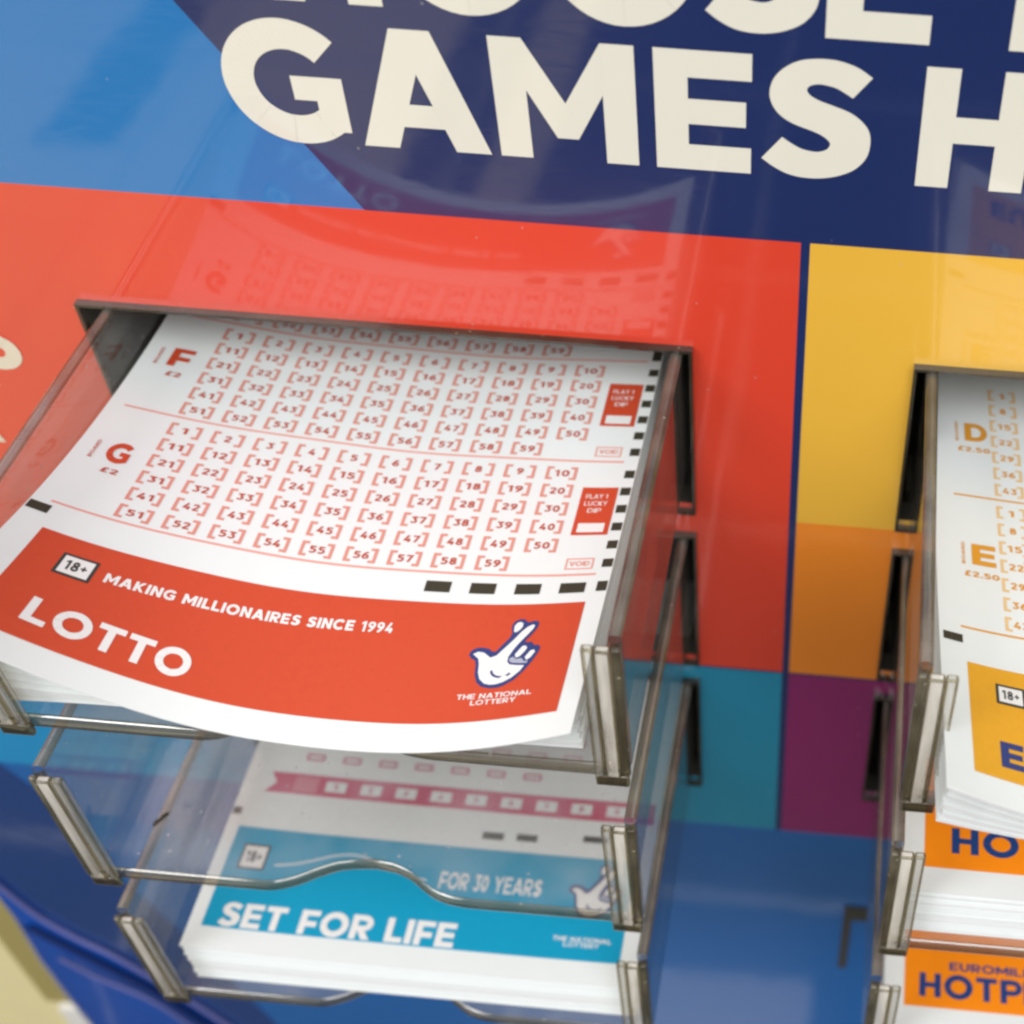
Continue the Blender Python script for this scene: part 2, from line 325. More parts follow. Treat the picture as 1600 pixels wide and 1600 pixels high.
# ------------------------------------------------------------------ setting
wl = MB(); wl.box((-160, 12, -90), (200, 14, 190), WALLM); o = wl.build('wall'); o['kind'] = 'structure'
fl = MB(); FM = floormat('pale floor glare zone', (.60, .50, .35), (.56, .46, .32)); FN = floormat('mid floor glare zone', (.42, .39, .36), (.38, .35, .32)); FD = floormat('dark floor reflection zone', (.05, .047, .045), (.07, .065, .06))  # unseen floor zones, toned to feed glare and dark patches into the panel
for x0, x1, y0, y1, m in ((-260, -93, -300, -136, FM), (-93, -83, -300, -136, FD), (-83, -46, -300, -136, FM), (-260, -46, -136, -70, FM), (-46, -36, -300, -70, FD), (-36, -29, -300, -125, FM), (-36, -29, -125, -70, FD), (-29, 240, -300, -70, FD), (-260, 240, -70, -33.5, FD), (-260, -10, -33.5, 12, FD), (-10, 13, -33.5, 12, FN), (13, 240, -33.5, 12, FD)): fl.poly([(x0, y0, -90), (x1, y0, -90), (x1, y1, -90), (x0, y1, -90)], m)
o = fl.build('unseen_floor_zones'); o['kind'] = 'structure'

# ------------------------------------------------------------------ cream board close behind the stand
cbd = MB(); cbd.box((-90, 1.6, -70), (-12.02, 2.2, -4), WALLM); cbd.box((-12.02, 1.6, -30.4), (-9.2, 2.2, -4), WALLM)
bk = thing('backing_board', 'plain cream board behind the blue curved side of the stand, bottom left corner', 'board', (-50, 2, -30.4)); cbd.build('board_face', bk)
ctr = MB(); ctr.box((-12.0, 1.3, -60), (-9.2, 2.2, -30.41), TRIMM); ctr.build('bottom_trim', bk)
ost = MB(); ost.box((-12.5, 1.54, -30.4), (-9.2, 1.598, -4), princ('olive painted shadow', (.36, .30, .11), .6, .3)); ost.build('shadow_strip', bk)  # the stand's drop shadow on the board, put into an olive strip
# ------------------------------------------------------------------ display panel
panel = thing('display_panel', 'glossy upright board printed in coloured blocks, with clear trays poking through it', 'display board', (6, 0, -32))
EDGE = [(-10.2, 16), (-10.2, -13.3), (-9.6, -16.5), (-9.48, -19.96), (-9.5, -21.0), (-9.75, -23.7), (-9.76, -26), (-9.69, -28.2), (-9.6, -32)]
CURVE = [(-10.0, -16.2), (-9.75, -17.5), (-9.3, -19.1), (-8.72, -20.9), (-7.98, -22.1), (-7.25, -22.95), (-6.34, -24.45), (-5.36, -26.3), (-4.2, -28.8), (-2.9, -32)]
RX = 40.0
holes = []
for ci, (xa, xb) in enumerate(((-.36, 9.61), (13.28, 23.12))):
    for k in range(3): holes.append((xa, xb, C0-k*PT-CS, C0-k*PT))
def colour(x, z):
    if z > R0: return P_BLUE
    right = x > GAP
    if x < 0 and R3 < z < R2: return P_SKY
    if z > R2: return (P_YEL if z > R1 else P_ORG) if right else P_RED
    if z > R3: return P_PUR if right else P_TEAL
    return P_BLUE2
xs = sorted({-10.2, RX, GAP-.07, GAP+.07, *[h[0] for h in holes], *[h[1] for h in holes]})
zs = sorted({16, R0, R1, R2, R2-.06, R3, *[h[2] for h in holes], *[h[3] for h in holes]})
pb = MB()
for i in range(len(xs)-1):
    for j in range(len(zs)-1):
        cx_, cz_ = (xs[i]+xs[i+1])/2, (zs[j]+zs[j+1])/2
        if any(h[0] < cx_ < h[1] and h[2] < cz_ < h[3] for h in holes): continue
        m = colour(cx_, cz_)
        if abs(cx_-GAP) < .07 and R3 < cz_ < R0: m = P_NAVY
        if R2-.06 < cz_ < R2: m = P_NAVY
        pb.poly([(xs[i], 0, zs[j]), (xs[i+1], 0, zs[j]), (xs[i+1], 0, zs[j+1]), (xs[i], 0, zs[j+1])], m)
# lower blue part, bounded on the left by the moulded curve
low = [(-10.2, R3)]+[p for p in CURVE]+[(RX, -32), (RX, R3)]
for t in tris(low): pb.poly([(x, 0, z) for x, z in t], P_BLUE2)
for h in holes:                                                       # board thickness round each hole
    x0, x1, z0, z1 = h
    pb.poly([(x0, 0, z0), (x0, .45, z0), (x0, .45, z1), (x0, 0, z1)], DEDGE); pb.poly([(x1, 0, z0), (x1, 0, z1), (x1, .45, z1), (x1, .45, z0)], DEDGE)
    pb.poly([(x0, 0, z1), (x0, .45, z1), (x1, .45, z1), (x1, 0, z1)], DEDGE); pb.poly([(x0, 0, z0), (x1, 0, z0), (x1, .45, z0), (x0, .45, z0)], DEDGE)
pb.build('printed_board', panel, merge=False)
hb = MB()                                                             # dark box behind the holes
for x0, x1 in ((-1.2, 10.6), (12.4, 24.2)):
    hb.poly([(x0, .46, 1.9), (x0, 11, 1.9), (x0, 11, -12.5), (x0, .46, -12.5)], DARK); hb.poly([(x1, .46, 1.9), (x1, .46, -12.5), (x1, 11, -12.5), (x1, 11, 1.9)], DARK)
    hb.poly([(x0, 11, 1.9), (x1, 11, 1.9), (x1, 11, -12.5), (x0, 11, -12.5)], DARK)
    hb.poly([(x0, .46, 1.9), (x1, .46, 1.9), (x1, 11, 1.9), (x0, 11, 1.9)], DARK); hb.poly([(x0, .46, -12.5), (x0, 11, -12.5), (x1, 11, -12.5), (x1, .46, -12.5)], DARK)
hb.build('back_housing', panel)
onp = lambda x, y, l: (x, -l, y)
nv = [(2.69, 6.45), (4.73, R0), (11.9, R0), (RX, R0), (RX, 7.0), (14.22, 7.0), (13.4, 8.2), (13.4, 15), (-2.4, 15)]
build_print('navy_banner', [([(4.73, R0), (14.0, R0), (14.2, 6.98), (13.0, 8.75), (9, 15), (-2.79, 15), (2.69, 6.45)], .006, P_NAVY), ([(14.0, R0), (RX, R0), (RX, 5.2), (15.2, 5.2), (14.2, 6.98)], .006, P_NAVY)], onp, panel, L=50)
build_print('deep_blue_wave', [([(-7.1, R3-.01)]+[(-6.5, -14.5), (-6.29, -16.18), (-5.95, -17.7), (-5.5, -19.25), (-5.06, -20.75), (-4.2, -24), (-3.1, -28.6), (-2.5, -31.9), (-2.95, -31.9)]+CURVE[::-1][1:]+[(-10.15, R3-.01)], .006, P_DEEP)], onp, panel, L=50)
T1 = []
def put(s, x, y, cap, wd, t=.245, **k): T1.extend(text(s, x, y, cap, P_WHITE, t=t, width=wd, lift=.012, **k))
for ch, x, wd in (('G', 3.10, 1.77), ('A', 4.95, 1.86), ('M', 6.95, 2.0), ('E', 9.21, 1.39), ('S', 10.71, 1.53), ('H', 12.92, 1.52), ('E', 14.7, 1.39), ('R', 16.35, 1.55), ('E', 18.1, 1.39)):
    put(ch, x, 4.385, 1.875, wd)
for ch, x, wd in (('C', 3.15, 1.8), ('H', 5.2, 1.52), ('O', 6.95, 1.98), ('O', 8.62 if False else 9.02-.02, 1.0)): pass
for ch, x, wd in (('C', 2.1, 1.75), ('H', 4.07, 1.52), ('O', 5.78, 1.98), ('O', 7.86, 1.98), ('S', 9.93, 1.5), ('E', 11.53, 1.42), ('Y', 13.35, 1.7), ('O', 15.1, 1.98), ('U', 17.3, 1.6), ('R', 19.1, 1.5)):
    put(ch, x, 6.57, 1.875, wd)
build_print('headline_lettering', T1, onp, panel, L=9)
for T2 in (text('P', -2.76, -1.03, 1.2, P_CREAM, t=.25, width=.87), text('A', -4.02, -2.42, 1.2, P_CREAM, t=.25, width=1.16)): build_print('side_letter', T2, onp, panel, L=9)
for x0, x1, z0, z1 in holes:                                          # clear edging round each cut-out
    rb = MB(); e, d = .055, .14
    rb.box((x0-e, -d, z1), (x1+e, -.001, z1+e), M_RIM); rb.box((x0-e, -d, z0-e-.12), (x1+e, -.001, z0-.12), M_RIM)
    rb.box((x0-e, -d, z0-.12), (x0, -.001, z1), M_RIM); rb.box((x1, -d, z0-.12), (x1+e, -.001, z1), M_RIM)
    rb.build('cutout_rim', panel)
br = MB(); br.box((13.14, -.06, -17.2), (13.8, -.002, -16.56), DEDGE); br.box((13.14, -.06, -19.8), (13.34, -.002, -17.202), DEDGE); br.build('corner_bracket', panel)
# moulded blue side of the stand
sd = MB()
side = [(x, z) for x, z in EDGE[1:]]
strip = CURVE
def lerp_curve(c, z):
    for a, b in zip(c, c[1:]):
        if a[1] >= z >= b[1]:
            f = (a[1]-z)/(a[1]-b[1]); return a[0]+(b[0]-a[0])*f
    return c[-1][0]
rows = []
Z = [-16.2-i*.4 for i in range(40)]
for z in Z:
    xa_ = lerp_curve(EDGE, z); xb_ = max(lerp_curve(CURVE, z), xa_+.01); rr = []
    prof = [(0, .9), (0, .0), (.02, -.10), (.08, -.16), (.2, -.19), (.35, -.20), (.5, -.19), (.65, -.16), (.8, -.11), (.92, -.05), (1.0, -.01)]
    for f, y in prof: rr.append((xa_+(xb_-xa_)*f, y, z))
    rows.append(rr)
sd.grid(rows, BLUEPL); sd.build('moulded_side', panel, smooth=True)
def cord(name, P, r, m, yoff, zs=1.0):
    P = spline(P, 8); b = MB(); rows = []
    for i, (x, z) in enumerate(P):
        a = P[max(i-1, 0)]; c = P[min(i+1, len(P)-1)]; d = Vector((c[0]-a[0], 0, c[1]-a[1])).normalized(); nn = Vector((-d.z, 0, d.x))
        rows.append([(x+nn.x*r*math.cos(t), yoff-r*zs*math.sin(t), z+nn.z*r*math.cos(t)) for t in [math.pi*2*k/10 for k in range(10)]])
    b.grid(rows, m, closed=True); return b.build(name, panel, smooth=True)
HILINE = princ('pale blue painted highlight', (.16, .17, .42), .25, .5, coat=.5)  # pale colour stands in for the highlights along the moulding
cord('highlight_bead', [(x-.03, z) for x, z in CURVE], .075, HILINE, -.10)
cord('groove_shade', [(-9.1, -21.3), (-8.55, -22.15), (-8.0, -22.9), (-7.4, -23.75), (-6.6, -24.95), (-5.7, -26.8), (-4.6, -29)], .17, BLUEDK, -.22, .6)  # raised dark tube, the groove's shade put into its colour
cord('highlight_bead', [(-8.73, -22.93), (-7.93, -24.0), (-6.75, -25.2), (-5.95, -26.9), (-4.9, -29.2)], .055, HILINE, -.34)

# ------------------------------------------------------------------ trays
NOTCH = [(3.05, 0), (3.3, .06), (3.55, .17), (3.8, .33), (4.1, .48), (4.4, .55), (4.75, .58), (5.1, .54), (5.4, .42), (5.65, .24), (5.9, .10), (6.15, .03), (6.45, 0)]
def notch(x):
    if x <= NOTCH[0][0] or x >= NOTCH[-1][0]: return 0
    for a, b in zip(NOTCH, NOTCH[1:]):
        if a[0] <= x <= b[0]:
            f = (x-a[0])/(b[0]-a[0]); f = f*f*(3-2*f) if False else f; return a[1]+(b[1]-a[1])*f
def tray(x0, label):
    zb, zt, r = TOP-TH, TOP, .42
    t = thing('slip_tray', label, 'tray', (x0, 0, zb), 'clear acrylic trays slotted through the board')
    def stations(inner):
        o, of = (WW, WT) if inner else (0, 0); rx, rz = r-o, r-of
        L_ = [(o, zt), (o, zb+r+1.2), (o, zb+r)]; A = [(r-rx*math.cos(a), zb+r-rz*math.sin(a)) for a in [math.pi/2*i/8 for i in range(1, 8)]]
        F = [(r, zb+of)]+[(x, zb+of) for x in [1.2, 2.2]+[3.0+i*.125 for i in range(29)]+[7.2, 8.3]]+[(TW-r, zb+of)]
        A2 = [(TW-a, z) for a, z in reversed(A)]; L2 = [(TW-a, z) for a, z in reversed(L_)]
        return L_+A, F, A2+L2
    oL, oF, oR = stations(False); iL, iF, iR = stations(True)
    yb = 8.5
    def zz(y, z):                                     # the walls are a touch lower where they pass through the board
        return z-(.22*max(0, min(1, (y+DEP)/DEP)) if abs(z-zt) < 1e-6 else 0)
    def part(name, O, I, fn, ends):
        b = MB(); ys = [yb, 0, -3, None]
        for S, flip in ((O, 0), (I, 1)):
            rows = [[(x0+x, (-DEP+fn(x)) if y is None else y, zz((-DEP) if y is None else y, z)) for x, z in S] for y in ys]
            if flip: rows = rows[::-1]
            b.grid(rows, M_CLEAR if ends else M_FLOORC)
        yf = lambda x: -DEP+fn(x)
        rim = lambda y_: [[(x0+x, yf(x) if y_ is None else y_, zz(-DEP if y_ is None else y_, z)) for x, z in S] for S in (O, I)]
        bead = []
        for q in range(7):
            a = math.pi*q/6; wi = (1-math.cos(a))/2
            bead.append([(x0+po[0]+(pi_[0]-po[0])*wi, -DEP+fn(po[0])-.085*math.sin(a), zz(-DEP, po[1])+(zz(-DEP, pi_[1])-zz(-DEP, po[1]))*wi) for po, pi_ in zip(O, I)])
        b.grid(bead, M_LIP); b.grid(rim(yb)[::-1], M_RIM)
        for e in ends:                                # rounded top rim of a wall
            po, pi_ = O[e], I[e]; rows = []
            for q in range(7):
                a = math.pi*q/6; wi = (1-math.cos(a))/2
                rows.append([(x0+po[0]+(pi_[0]-po[0])*wi, -DEP if y is None else y, zz(-DEP if y is None else y, po[1])+.07*math.sin(a)) for y in ys])
            b.grid(rows, M_TOP)
        ob = b.build(name, t)
        for p in ob.data.polygons: p.use_smooth = ob.data.materials[p.material_index] == M_LIP or ob.data.materials[p.material_index] == M_TOP
        return ob
    part('side_wall', oL+[oF[0]], iL+[iF[0]], lambda x: 0, [0])
    part('tray_floor', oF, iF, notch, [])
    part('side_wall', [oF[-1]]+oR, [iF[-1]]+iR, lambda x: 0, [-1])
    for s in (0, 1):
        f = MB(); xa_, xb_ = (x0+.03, x0+.53) if s == 0 else (x0+TW-.53, x0+TW-.03)
        def strip(a, c, y, m, z0=zb+.27):             # lengthwise strip of the block, a and c measured from the outer side
            p, q_ = (x0+a, x0+c) if s == 0 else (x0+TW-c, x0+TW-a)
            f.box((p, y, z0), (q_, -DEP-.10, zt-.02), m)
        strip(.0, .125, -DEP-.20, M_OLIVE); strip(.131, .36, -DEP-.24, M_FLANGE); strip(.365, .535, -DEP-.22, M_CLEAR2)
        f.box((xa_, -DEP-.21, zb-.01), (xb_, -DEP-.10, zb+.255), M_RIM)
        fo = f.build('front_flange', t, bevel=.035, smooth=True)
    return t
LBL = {(0, 0): 'clear acrylic tray with the red banded slips, top of the left column',
       (0, 1): 'empty clear acrylic tray between the red slips and the teal slips',
       (0, 2): 'clear acrylic tray holding the teal banded slips, lowest of the left column',
       (1, 0): 'clear acrylic tray with the amber banded slips, top of the right column',
       (1, 1): 'clear acrylic tray with the orange banded slips directly under the amber slips',
       (1, 2): 'clear acrylic tray with orange banded slips, lowest of the right column'}
proto = tray(0, LBL[(0, 0)])
for c in (0, 1):
    for k in range(3):
        if (c, k) == (0, 0): continue
        o = proto.copy(); C.objects.link(o); o['label'] = LBL[(c, k)]
        o.location = (COLX[c], -.047*k, TOP-TH-k*PT)
        for ch in list(proto.children):
            d = ch.copy(); C.objects.link(d); d.parent = o

# ------------------------------------------------------------------ slip surfaces
def curl_surface(ox, oy, oz, psi, beta, um, s, d2, d3, c3, raise_left=0, push=0):
    cp_, sp_ = math.cos(psi), math.sin(psi); cb, sb = math.cos(beta), math.sin(beta)
    e1 = Vector((cp_, sp_, 0)); e2 = Vector((sp_*cb, -cp_*cb, -sb)); n = Vector((0, -sb, cb))
    def S(u, v):
        vv = max(v, -1.0); k = s*(.0153-.0017*vv+.0011*vv*vv); q = u-um
        h = k*q*q+d2*vv*vv+d3*vv**3+s*c3*vv*q**3
        h += .012*math.sin(1.9*u+.6*v)+.010*math.sin(1.1*v-.7*u)+.05*max(0, 1-math.hypot(8.8-u, 8-v)/1.6)**2
        P = Vector((ox, oy, oz))+e1*u+e2*v+n*h
        f = max(0, 1-u/3.0)**2
        if raise_left: P = P+(CAMPOS-P)*(raise_left*f)
        if push: P.x += push*f
        return P
    return S
def flat_surface(x0, y0, z, curl=.012, psi=0):
    c, s = math.cos(psi), math.sin(psi)
    def S(u, v):
        h = curl*(max(0, 2.6-u)**2)+curl*.5*(max(0, u-6.6)**2)+.0015*max(0, v)*math.sin(u*.8)
        return Vector((x0+u*c+v*s, y0-v*c+u*s, z+h))
    return S
def mapper(S):
    def f(x, y, l):
        u, v = x, -y; P = S(u, v); a = S(u+.02, v)-S(u-.02, v); b = S(u, v-.02)-S(u, v+.02); n = a.cross(b).normalized()
        if n.z < 0: n = -n
        return P+n*l
    return f
def sheet(name, S, u0_, u1_, v0, v1, parent, m=PAPER, th=.02, nu=30, nv=30):
    f = mapper(S); b = MB(); us = [u0_+(u1_-u0_)*i/nu for i in range(nu+1)]; vs = [v0+(v1-v0)*i/nv for i in range(nv+1)]
    top = [[f(u, -v, 0) for u in us] for v in vs]; bot = [[f(u, -v, -th) for u in us] for v in vs]
    b.grid(top[::-1], m); b.grid(bot, m)
    loop = lambda g: g[0]+[r[-1] for r in g[1:]]+g[-1][-2::-1]+[r[0] for r in g[-2:0:-1]]
    b.grid([loop(top), loop(bot)], PEDGE, closed=True)
    return b.build(name, parent, smooth=True, merge=False)
def pile(name, label, S, zbase, n, w_, v0, v1, oy, group, jit=.03, flatten=.92, th=.02, over=0, fast=3.2):
    """sheets lying under the printed one, each a touch off the others"""
    b = MB(); rnd = random.Random(len(label)); zc = S(4.5, 5.0).z-.03
    for i in range(n):
        f = (i+.6)/n; du = rnd.uniform(-jit, jit); dv = rnd.uniform(-jit, jit)*1.2-over*min(1, f*fast); k = 1-flatten*f
        z_lo = zbase+(zc-zbase)*(1-f)
        us = [.02+du+(w_-.04)*a/14 for a in range(15)]; vs = [v0+(v1-.03+dv-v0)*a/12 for a in range(13)]
        def T(u, v):
            P = S(u, v); P = Vector((P.x, P.y, z_lo+(P.z-zc-.03)*k)); P.z = max(P.z, zbase+(n-i)*.004); return P
        top = [[T(u, v) for u in us] for v in vs]; bot = [[p-Vector((0, 0, th)) for p in r] for r in top]
        b.grid(top[::-1], PAPER); b.grid(bot, PAPER)
        loop = lambda g: g[0]+[r[-1] for r in g[1:]]+g[-1][-2::-1]+[r[0] for r in g[-2:0:-1]]
        b.grid([loop(top), loop(bot)], PEDGE, closed=True)
    o = b.build(name, None, smooth=False, merge=False); o['label'] = label; o['category'] = 'paper stack'; o['group'] = group
    return o
def tex(items): return items
def R_(u0_, v0, u1_, v1, m, l=.008): return (rect(u0_, -v1, u1_, -v0), l, m)
def frame(u0_, v0, u1_, v1, t, m, l): return [R_(u0_, v0, u1_, v0+t, m, l), R_(u0_, v1-t, u1_, v1, m, l), R_(u0_, v0+t, u0_+t, v1-t, m, l), R_(u1_-t, v0+t, u1_, v1-t, m, l)]
def numcell(n, uc, vc, m, w_=.46, cap=.145):
    s = str(n); h = cap*1.35; o = []
    for sgn in (-1, 1):
        x = uc+sgn*w_/2
        o += [(p, .008, PALER[m]) for p in ribbon([(x-sgn*.09, -vc+h*.63), (x, -vc+h*.63), (x, -vc-h*.63), (x-sgn*.09, -vc-h*.63)], .052)]
    wd = .105*len(s)+.02*(len(s)-1)
    o += text(s, uc-wd/2, -vc-cap/2, cap, m, t=.26, width=wd*1.08, track=.14, lift=.009)
    return o
PALER = {MIDRED: princ('pale bracket ink', (.72, .29, .23), .55, .3), AMBERNUM: princ('pale amber ink', (.82, .55, .26), .55, .3)}

def badge(u0_, v0, u1_, v1, l=.014):
    o = [R_(u0_, v0, u1_, v1, NINK, l), R_(u0_+.045, v0+.045, u1_-.045, v1-.045, WINK, l+.004)]
    hh = (v1-v0)
    return o+text('18+', u0_+(u1_-u0_)*.2, -(v1-hh*.28), hh*.44, NINK, t=.2, width=(u1_-u0_)*.6, lift=l+.008)
# crossed-fingers emblem traced in its own unit square (0..1 wide), y up
EO = [(445, 660), (452, 632), (470, 615), (505, 603), (540, 600), (600, 612), (640, 640), (670, 635), (700, 592), (750, 530), (763, 490), (745, 440), (746, 410), (762, 385), (800, 366), (838, 370), (860, 390), (880, 398), (920, 386), (955, 390), (970, 412), (965, 450), (930, 510), (892, 556), (900, 572), (950, 570), (975, 600), (1015, 600), (1035, 622), (1030, 655), (1010, 705), (980, 762), (940, 820), (880, 882), (800, 925), (755, 935), (690, 935), (620, 918), (570, 880), (540, 820), (525, 740), (510, 705), (475, 690)]
EI = [(480, 655), (520, 636), (570, 645), (635, 688), (682, 672), (730, 618), (790, 548), (840, 480), (880, 440), (920, 420), (940, 428), (935, 455), (900, 505), (850, 570), (815, 625), (785, 690), (788, 730), (812, 752), (870, 762), (940, 768), (915, 812), (860, 862), (795, 895), (740, 908), (690, 908), (640, 895), (592, 858), (565, 805), (552, 735), (535, 693)]
ET = [(770, 455), (768, 425), (785, 400), (810, 393), (835, 405), (838, 435), (822, 462), (795, 482), (775, 478)]
EK1 = [(835, 672), (880, 605), (905, 600), (925, 618), (915, 645), (880, 690), (850, 700)]
EK2 = [(925, 700), (960, 645), (990, 640), (1000, 660), (975, 705), (945, 725)]
EK3 = [(800, 700), (825, 690), (855, 712), (900, 705), (930, 735), (960, 730), (955, 750), (900, 748), (830, 740), (802, 725)]
ES = [(672, 795), (690, 825), (725, 845), (770, 852), (810, 845), (838, 825)]
def emblem(uc, vc, w_, h_, ink, white, l=.014):
    f = lambda P: [(uc+(x-740)/590*w_, -(vc+(y-650)/570*h_)) for x, y in P]
    o = [(f(EO), l, ink), (f(EI), l+.005, white), (f(ET), l+.005, white), (f(EK1), l+.005, white), (f(EK2), l+.005, white)]
    o += [(p, l+.0055, ink) for p in ribbon(f(spline(ES, 4)), .035*w_)]
    o.append((f(EK3), l+.0045, princ('soft emblem shade', (.42, .44, .55), .5, .3)))
    return o
GRP = 'printed slips lying in the trays'; PGRP = 'stacks of blank sided paper under the printed slips'
def playslip(label, S, w_, v0, v1, parts):
    root = thing('playslip', label, 'paper slip', tuple(S(w_/2, v1)), GRP)
    sheet('paper_sheet', S, 0, w_, v0, v1, root)
    f = mapper(S)
    for nm, items in parts:
        if isinstance(items, tuple):                  # (own print, [(sub-part name, print), ...])
            o = build_print(nm, items[0], f, root)
            for sn, si in items[1]: build_print(sn, si, f, o)
        elif items and isinstance(items[0], list):
            for it in items: build_print(nm, it, f, root)
        else: build_print(nm, items, f, root)
    return root

# ---- red slip, top left tray
SL = curl_surface(.0622, 1.3425, -.883, -.0101, -.0205, 5.18, 1.0, -.0042, -.0004, -.0002, raise_left=.017)
UC, CU, RV, SS = 1.3289, .6957, .404, 2.5537
grid = []; marks = []; boxes = []; heads = []; voids = []
for si, (let, off) in enumerate((('E', -SS), ('F', 0), ('G', SS))):
    n = 0; gs = []
    for r in range(6):
        for c in range(10):
            n += 1
            if n > 59: break
            v = off+r*RV
            if v > -1.7: gs += numcell(n, UC+c*CU, v, MIDRED)
    gs.append(R_(.25, off+2.235, 8.58, off+2.275, PALERED, .008)); grid.append(gs)
    if let != 'E':
        heads.append(text(let, .45, -(off+1.07), .47, RED, t=.25, width=.36))
        heads.append(text('BOARD', .295, -(off+1.08), .055, MIDRED, t=.2, width=.44, rot=math.pi/2))
        heads.append(text('£2', .52, -(off+1.33), .115, MIDRED, t=.22, width=.26))
    b0 = off+.31
    if b0 > -2.2:
        bx_ = [R_(8.01, b0, 8.6, b0+1.08, RED, .008), R_(8.09, b0+.82, 8.52, b0+1.02, WINK, .012)]
        bt_ = text('PLAY 1', 8.10, -(b0+.26), .10, WINK, t=.16, width=.36)+text('LUCKY', 8.10, -(b0+.42), .10, WINK, t=.16, width=.38)+text('DIP', 8.18, -(b0+.58), .10, WINK, t=.16, width=.22)
        boxes.append((bx_, [('box_lettering', bt_)])); voids.append(frame(8.06, off+1.90, 8.5, off+2.14, .025, PALERED, .008)+text('VOID', 8.12, -(off+2.07), .10, PALERED, t=.2, width=.32))
    for r in range(-1, 6):
        v = off+r*RV
        if r == -1 and let == 'G': continue
        if v > -1.2: marks.append(R_(8.64, v-.09, 8.805, v+.09, BLACK))
for uc in (6.165, 6.87, 7.575, 8.27): marks.append(R_(uc-.2, 4.98, uc+.2, 5.19, BLACK))
marks += [R_(8.645, 4.97, 8.805, 5.18, BLACK), R_(.02, 4.91, .31, 5.10, BLACK)]
band = [R_(.39, 5.391, 8.533, 7.514, RED, .007)]
title = text('LOTTO', .87, -7.185, .47, WINK, t=.24, width=2.17, track=.12, lift=.013, slope=-.05)
slog = text('MAKING MILLIONAIRES SINCE 1994', 1.47, -6.05, .185, WINK, t=.25, width=4.22, track=.13, lift=.013, slope=.012)
nat = text('THE NATIONAL', 6.95, -7.125, .085, WINK, t=.2, width=1.12, lift=.013)+text('LOTTERY', 7.18, -7.235, .085, WINK, t=.2, width=.68, lift=.013)
playslip('red and white slip curling up at its corners, printed with grids of numbers', SL, 8.82, -3.2, 7.97, [
    ('number_grid', grid), ('line_heading', heads), *[('choice_box', b) for b in boxes], ('void_box', voids), ('timing_mark', [[m] for m in marks]), ('title_band', band), ('title_lettering', title), ('slogan_lettering', slog), ('age_badge', badge(.83, 5.73, 1.32, 6.17)), ('emblem', (emblem(7.49, 6.32, 1.07, 1.27, NAVY, WINK), [('emblem_lettering', nat)]))])
pile('paper_stack', 'white paper stack with fanned edges under the red slip', SL, TOP-TH+WT+.02, 24, 8.78, -3, 7.97, 0, PGRP, jit=.05, over=.72)

# ---- teal slip, lowest left tray
S3 = flat_surface(.60, 1.95, -9.4, .014)
W3 = 8.55
g3 = []; g3b = []; m3 = [R_(.02, 4.93, .19, 5.10, BLACK), R_(5.05, 4.96, 5.48, 5.12, BLACK), R_(5.74, 4.94, 6.15, 5.10, BLACK), R_(7.06, 4.86, 7.56, 5.0, BLACK)]
rib = [(rect(.95, -4.50, 8.4, -4.02), .008, PINK), ([(.95, -4.02), (.50, -4.04), (.66, -4.27), (.47, -4.52), (.95, -4.50)], .008, PINK)]
for i in range(9): g3 += [R_(1.66+i*.72, 4.14, 2.08+i*.72, 4.38, PAPER, .012)]+text(str(i+1), 1.82+i*.72, -4.32, .12, PINK, t=.2, width=.09, lift=.016)
for i in range(7): g3b += frame(1.08+i*.75, 3.52, 1.45+i*.75, 3.68, .04, PINK, .008)
for r in range(3):
    for i in range(9): g3b += frame(1.08+i*.75, 2.2+r*.4, 1.45+i*.75, 2.38+r*.4, .03, PINK, .008)
bx = [R_(1.02, 4.08, 1.5, 4.44, princ('dusty pink ink', (.66, .2, .27), .55, .3), .011)]
b3 = [R_(.25, 5.35, 8.2, 7.52, TEAL, .007)]
t3 = text('SET FOR LIFE', .53, -7.49, .50, WINK, t=.25, width=4.5, track=.1, lift=.013)
t3b = text('FOR 30 YEARS', 4.45, -6.28, .36, WINK, t=.2, width=2.0, track=.1, lift=.013)
wav = [(p, .013, WINK) for p in ribbon([(1.2+i*.12, -(6.16-.42*math.exp(-((i-12)/7.5)**2))) for i in range(26)], .035)]  # reflection of the tray notch edge, painted as a white line
em3 = emblem(7.5, 6.05, 1.05, 1.2, NAVY, WINK); nat3 = text('THE NATIONAL', 6.86, -7.14, .09, WINK, t=.2, width=1.12, lift=.013)+text('LOTTERY', 7.08, -7.25, .09, WINK, t=.2, width=.68, lift=.013)
playslip('white slip with a wide teal band, pink ribbon and white capitals', S3, W3, -2, 7.97, [
    ('number_grid', g3b), ('number_ribbon', rib+bx+g3), ('timing_mark', [[m] for m in m3]), ('title_band', b3), ('title_lettering', t3), ('slogan_lettering', t3b), ('reflection_line', wav), ('age_badge', badge(.50, 5.72, 1.02, 6.27)), ('emblem', (em3, [('emblem_lettering', nat3)]))])
pile('paper_stack', 'white paper stack under the teal banded slip', S3, TOP-2*PT-TH+WT+.02, 34, W3, -1.5, 7.97, 0, PGRP, jit=.035)

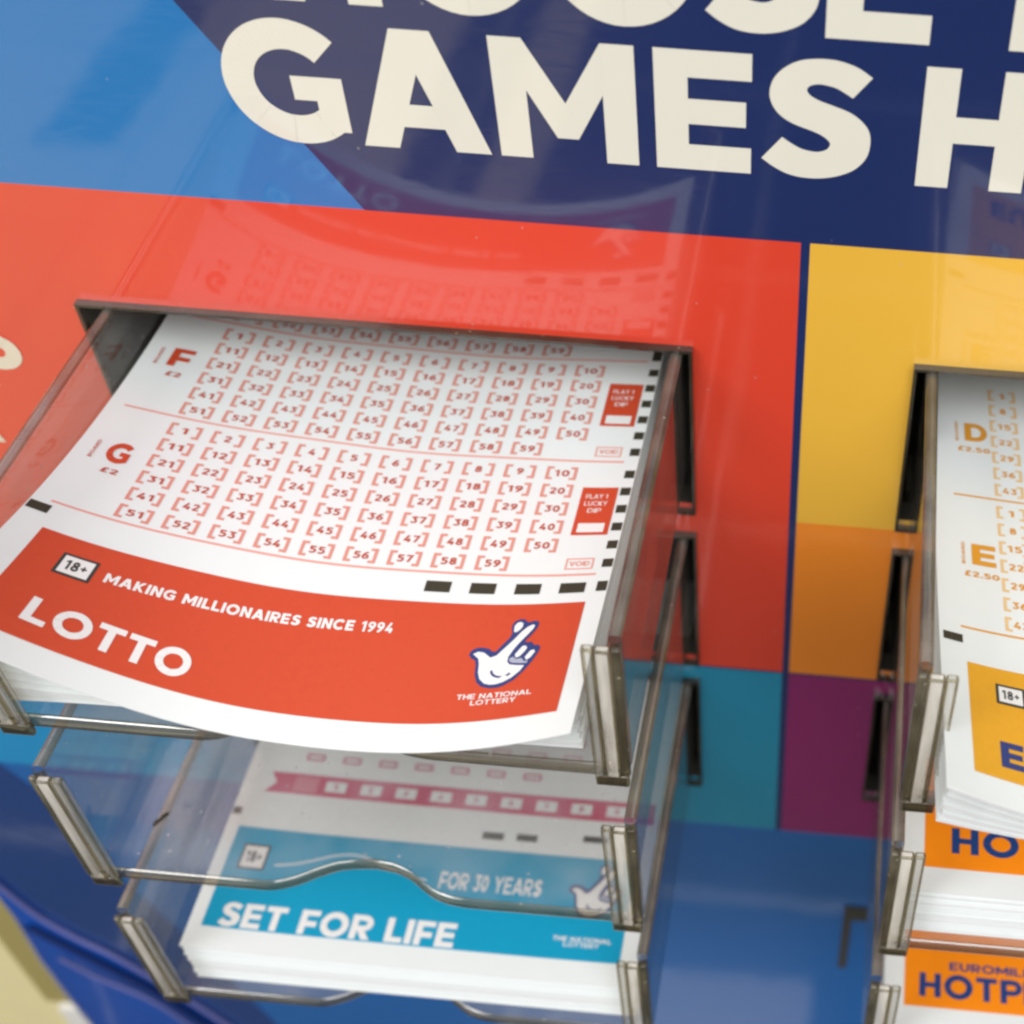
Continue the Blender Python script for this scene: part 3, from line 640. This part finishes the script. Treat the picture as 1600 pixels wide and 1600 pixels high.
# ---- amber slip, top right tray
SR = curl_surface(.0622+13.491, 1.3425-.797, -.883-.204, -.0101+.04, -.0205-.04, 5.136, .611, -.0042, -.0004, -.0002, push=.13)
gR = []; hR = []; mR = []
for let, off in (('D', -1.10), ('E', 1.94)):
    n = 0; gs = []
    for r in range(7):
        for c in range(7):
            n += 1
            if n <= 50: gs += numcell(n, 1.36+c*.95, off+r*.415, AMBERNUM)
    hR += [text(let, .62, -(off+1.32), .47, AMBERNUM, t=.25, width=.42), text('BOARD', .50, -(off+1.34), .055, AMBERNUM, t=.2, width=.5, rot=math.pi/2)]
    hR.append(text('£2.50', .47, -(off+1.60), .12, AMBERNUM, t=.22, width=.6))
    gs.append(R_(.36, off+2.72, 8.6, off+2.76, AMBERNUM, .008)); gR.append(gs)
mR = [R_(.06, 4.86, .38, 5.03, BLACK)]+[R_(x, 4.95, x+.4, 5.13, BLACK) for x in (5.9, 6.6, 7.3)]
bR = [R_(.43, 5.40, 8.4, 7.49, AMBER, .007)]
tR = text('EUROMILLIONS', .86, -7.26, .46, NAVY, t=.26, width=5.0, track=.1, lift=.013)
playslip('white slip with an amber band and navy capitals, drooping over the tray edge', SR, 8.75, -2.6, 7.95, [
    ('number_grid', gR), ('line_heading', hR), ('timing_mark', [[m] for m in mR]), ('title_band', bR), ('title_lettering', tR), ('age_badge', badge(.86, 5.71, 1.32, 6.09)), ('emblem', emblem(7.3, 6.35, 1.05, 1.25, NAVY, WINK))])
pile('paper_stack', 'white paper stack drooping past the tray front under the amber slip', SR, TOP-TH+WT+.02, 20, 8.7, -2.4, 7.95, 0, PGRP, jit=.03, flatten=.5, over=.34, fast=1)

# ---- the two orange slips below it
for k, (x0, z, lab, plab, n) in enumerate(((13.69, -4.9, 'white slip with an orange band, directly below the amber slip', 'tall white paper stack between the amber slip and the lowest orange slip', 62),
                                           (13.80, -10.0, 'white slip with an orange band and whole navy word, lowest on the right', 'white paper stack under the lowest orange slip', 26))):
    S = flat_surface(x0, 1.94, z, .006)
    b = [R_(.38, 5.4, 8.15, 7.52, ORANGE, .007)]
    t = text('HOTPICKS', *((.83, -7.23) if k == 0 else (.67, -7.31)), .48, BLUEINK, t=.235, width=3.95 if k == 0 else 3.62, track=.13, lift=.013)
    te = text('EUROMILLIONS', 1.24, -6.74 if k else -6.45, .17, BLUEINK, t=.22, width=2.35, track=.12, lift=.013)
    g = []
    for r in range(6):
        for c in range(9): g += numcell(r*9+c+1, 1.36+c*.7, 2.4+r*.41, AMBERNUM)
    playslip(lab, S, 8.55, -2, 7.97, [('number_grid', g), ('title_band', b), ('title_lettering', t), ('small_lettering', te), ('emblem', emblem(7.3, 6.3, 1.05, 1.25, NAVY, WINK))])
    pile('paper_stack', plab, S, TOP-(k+1)*PT-TH+WT+.02, n, 8.55, -1.5, 7.97, 0, PGRP, jit=.03, th=.016)

# ---- scrap of dirt in the empty tray
cb_ = MB(); zf = TOP-PT-TH+WT
for i in range(7):
    x, y = .74+i*.024, -5.33+i*.04; hh = .03+.02*math.sin(i*1.9)
    cb_.box((x, y, zf+.001), (x+.05, y+.05+.02*(i % 2), zf+hh), princ('dirt', (.05, .045, .03), .8, .2))
o = cb_.build('paper_scrap', None, merge=False); o['label'] = 'tiny dark scrap lying on the floor of the empty tray'; o['category'] = 'scrap'
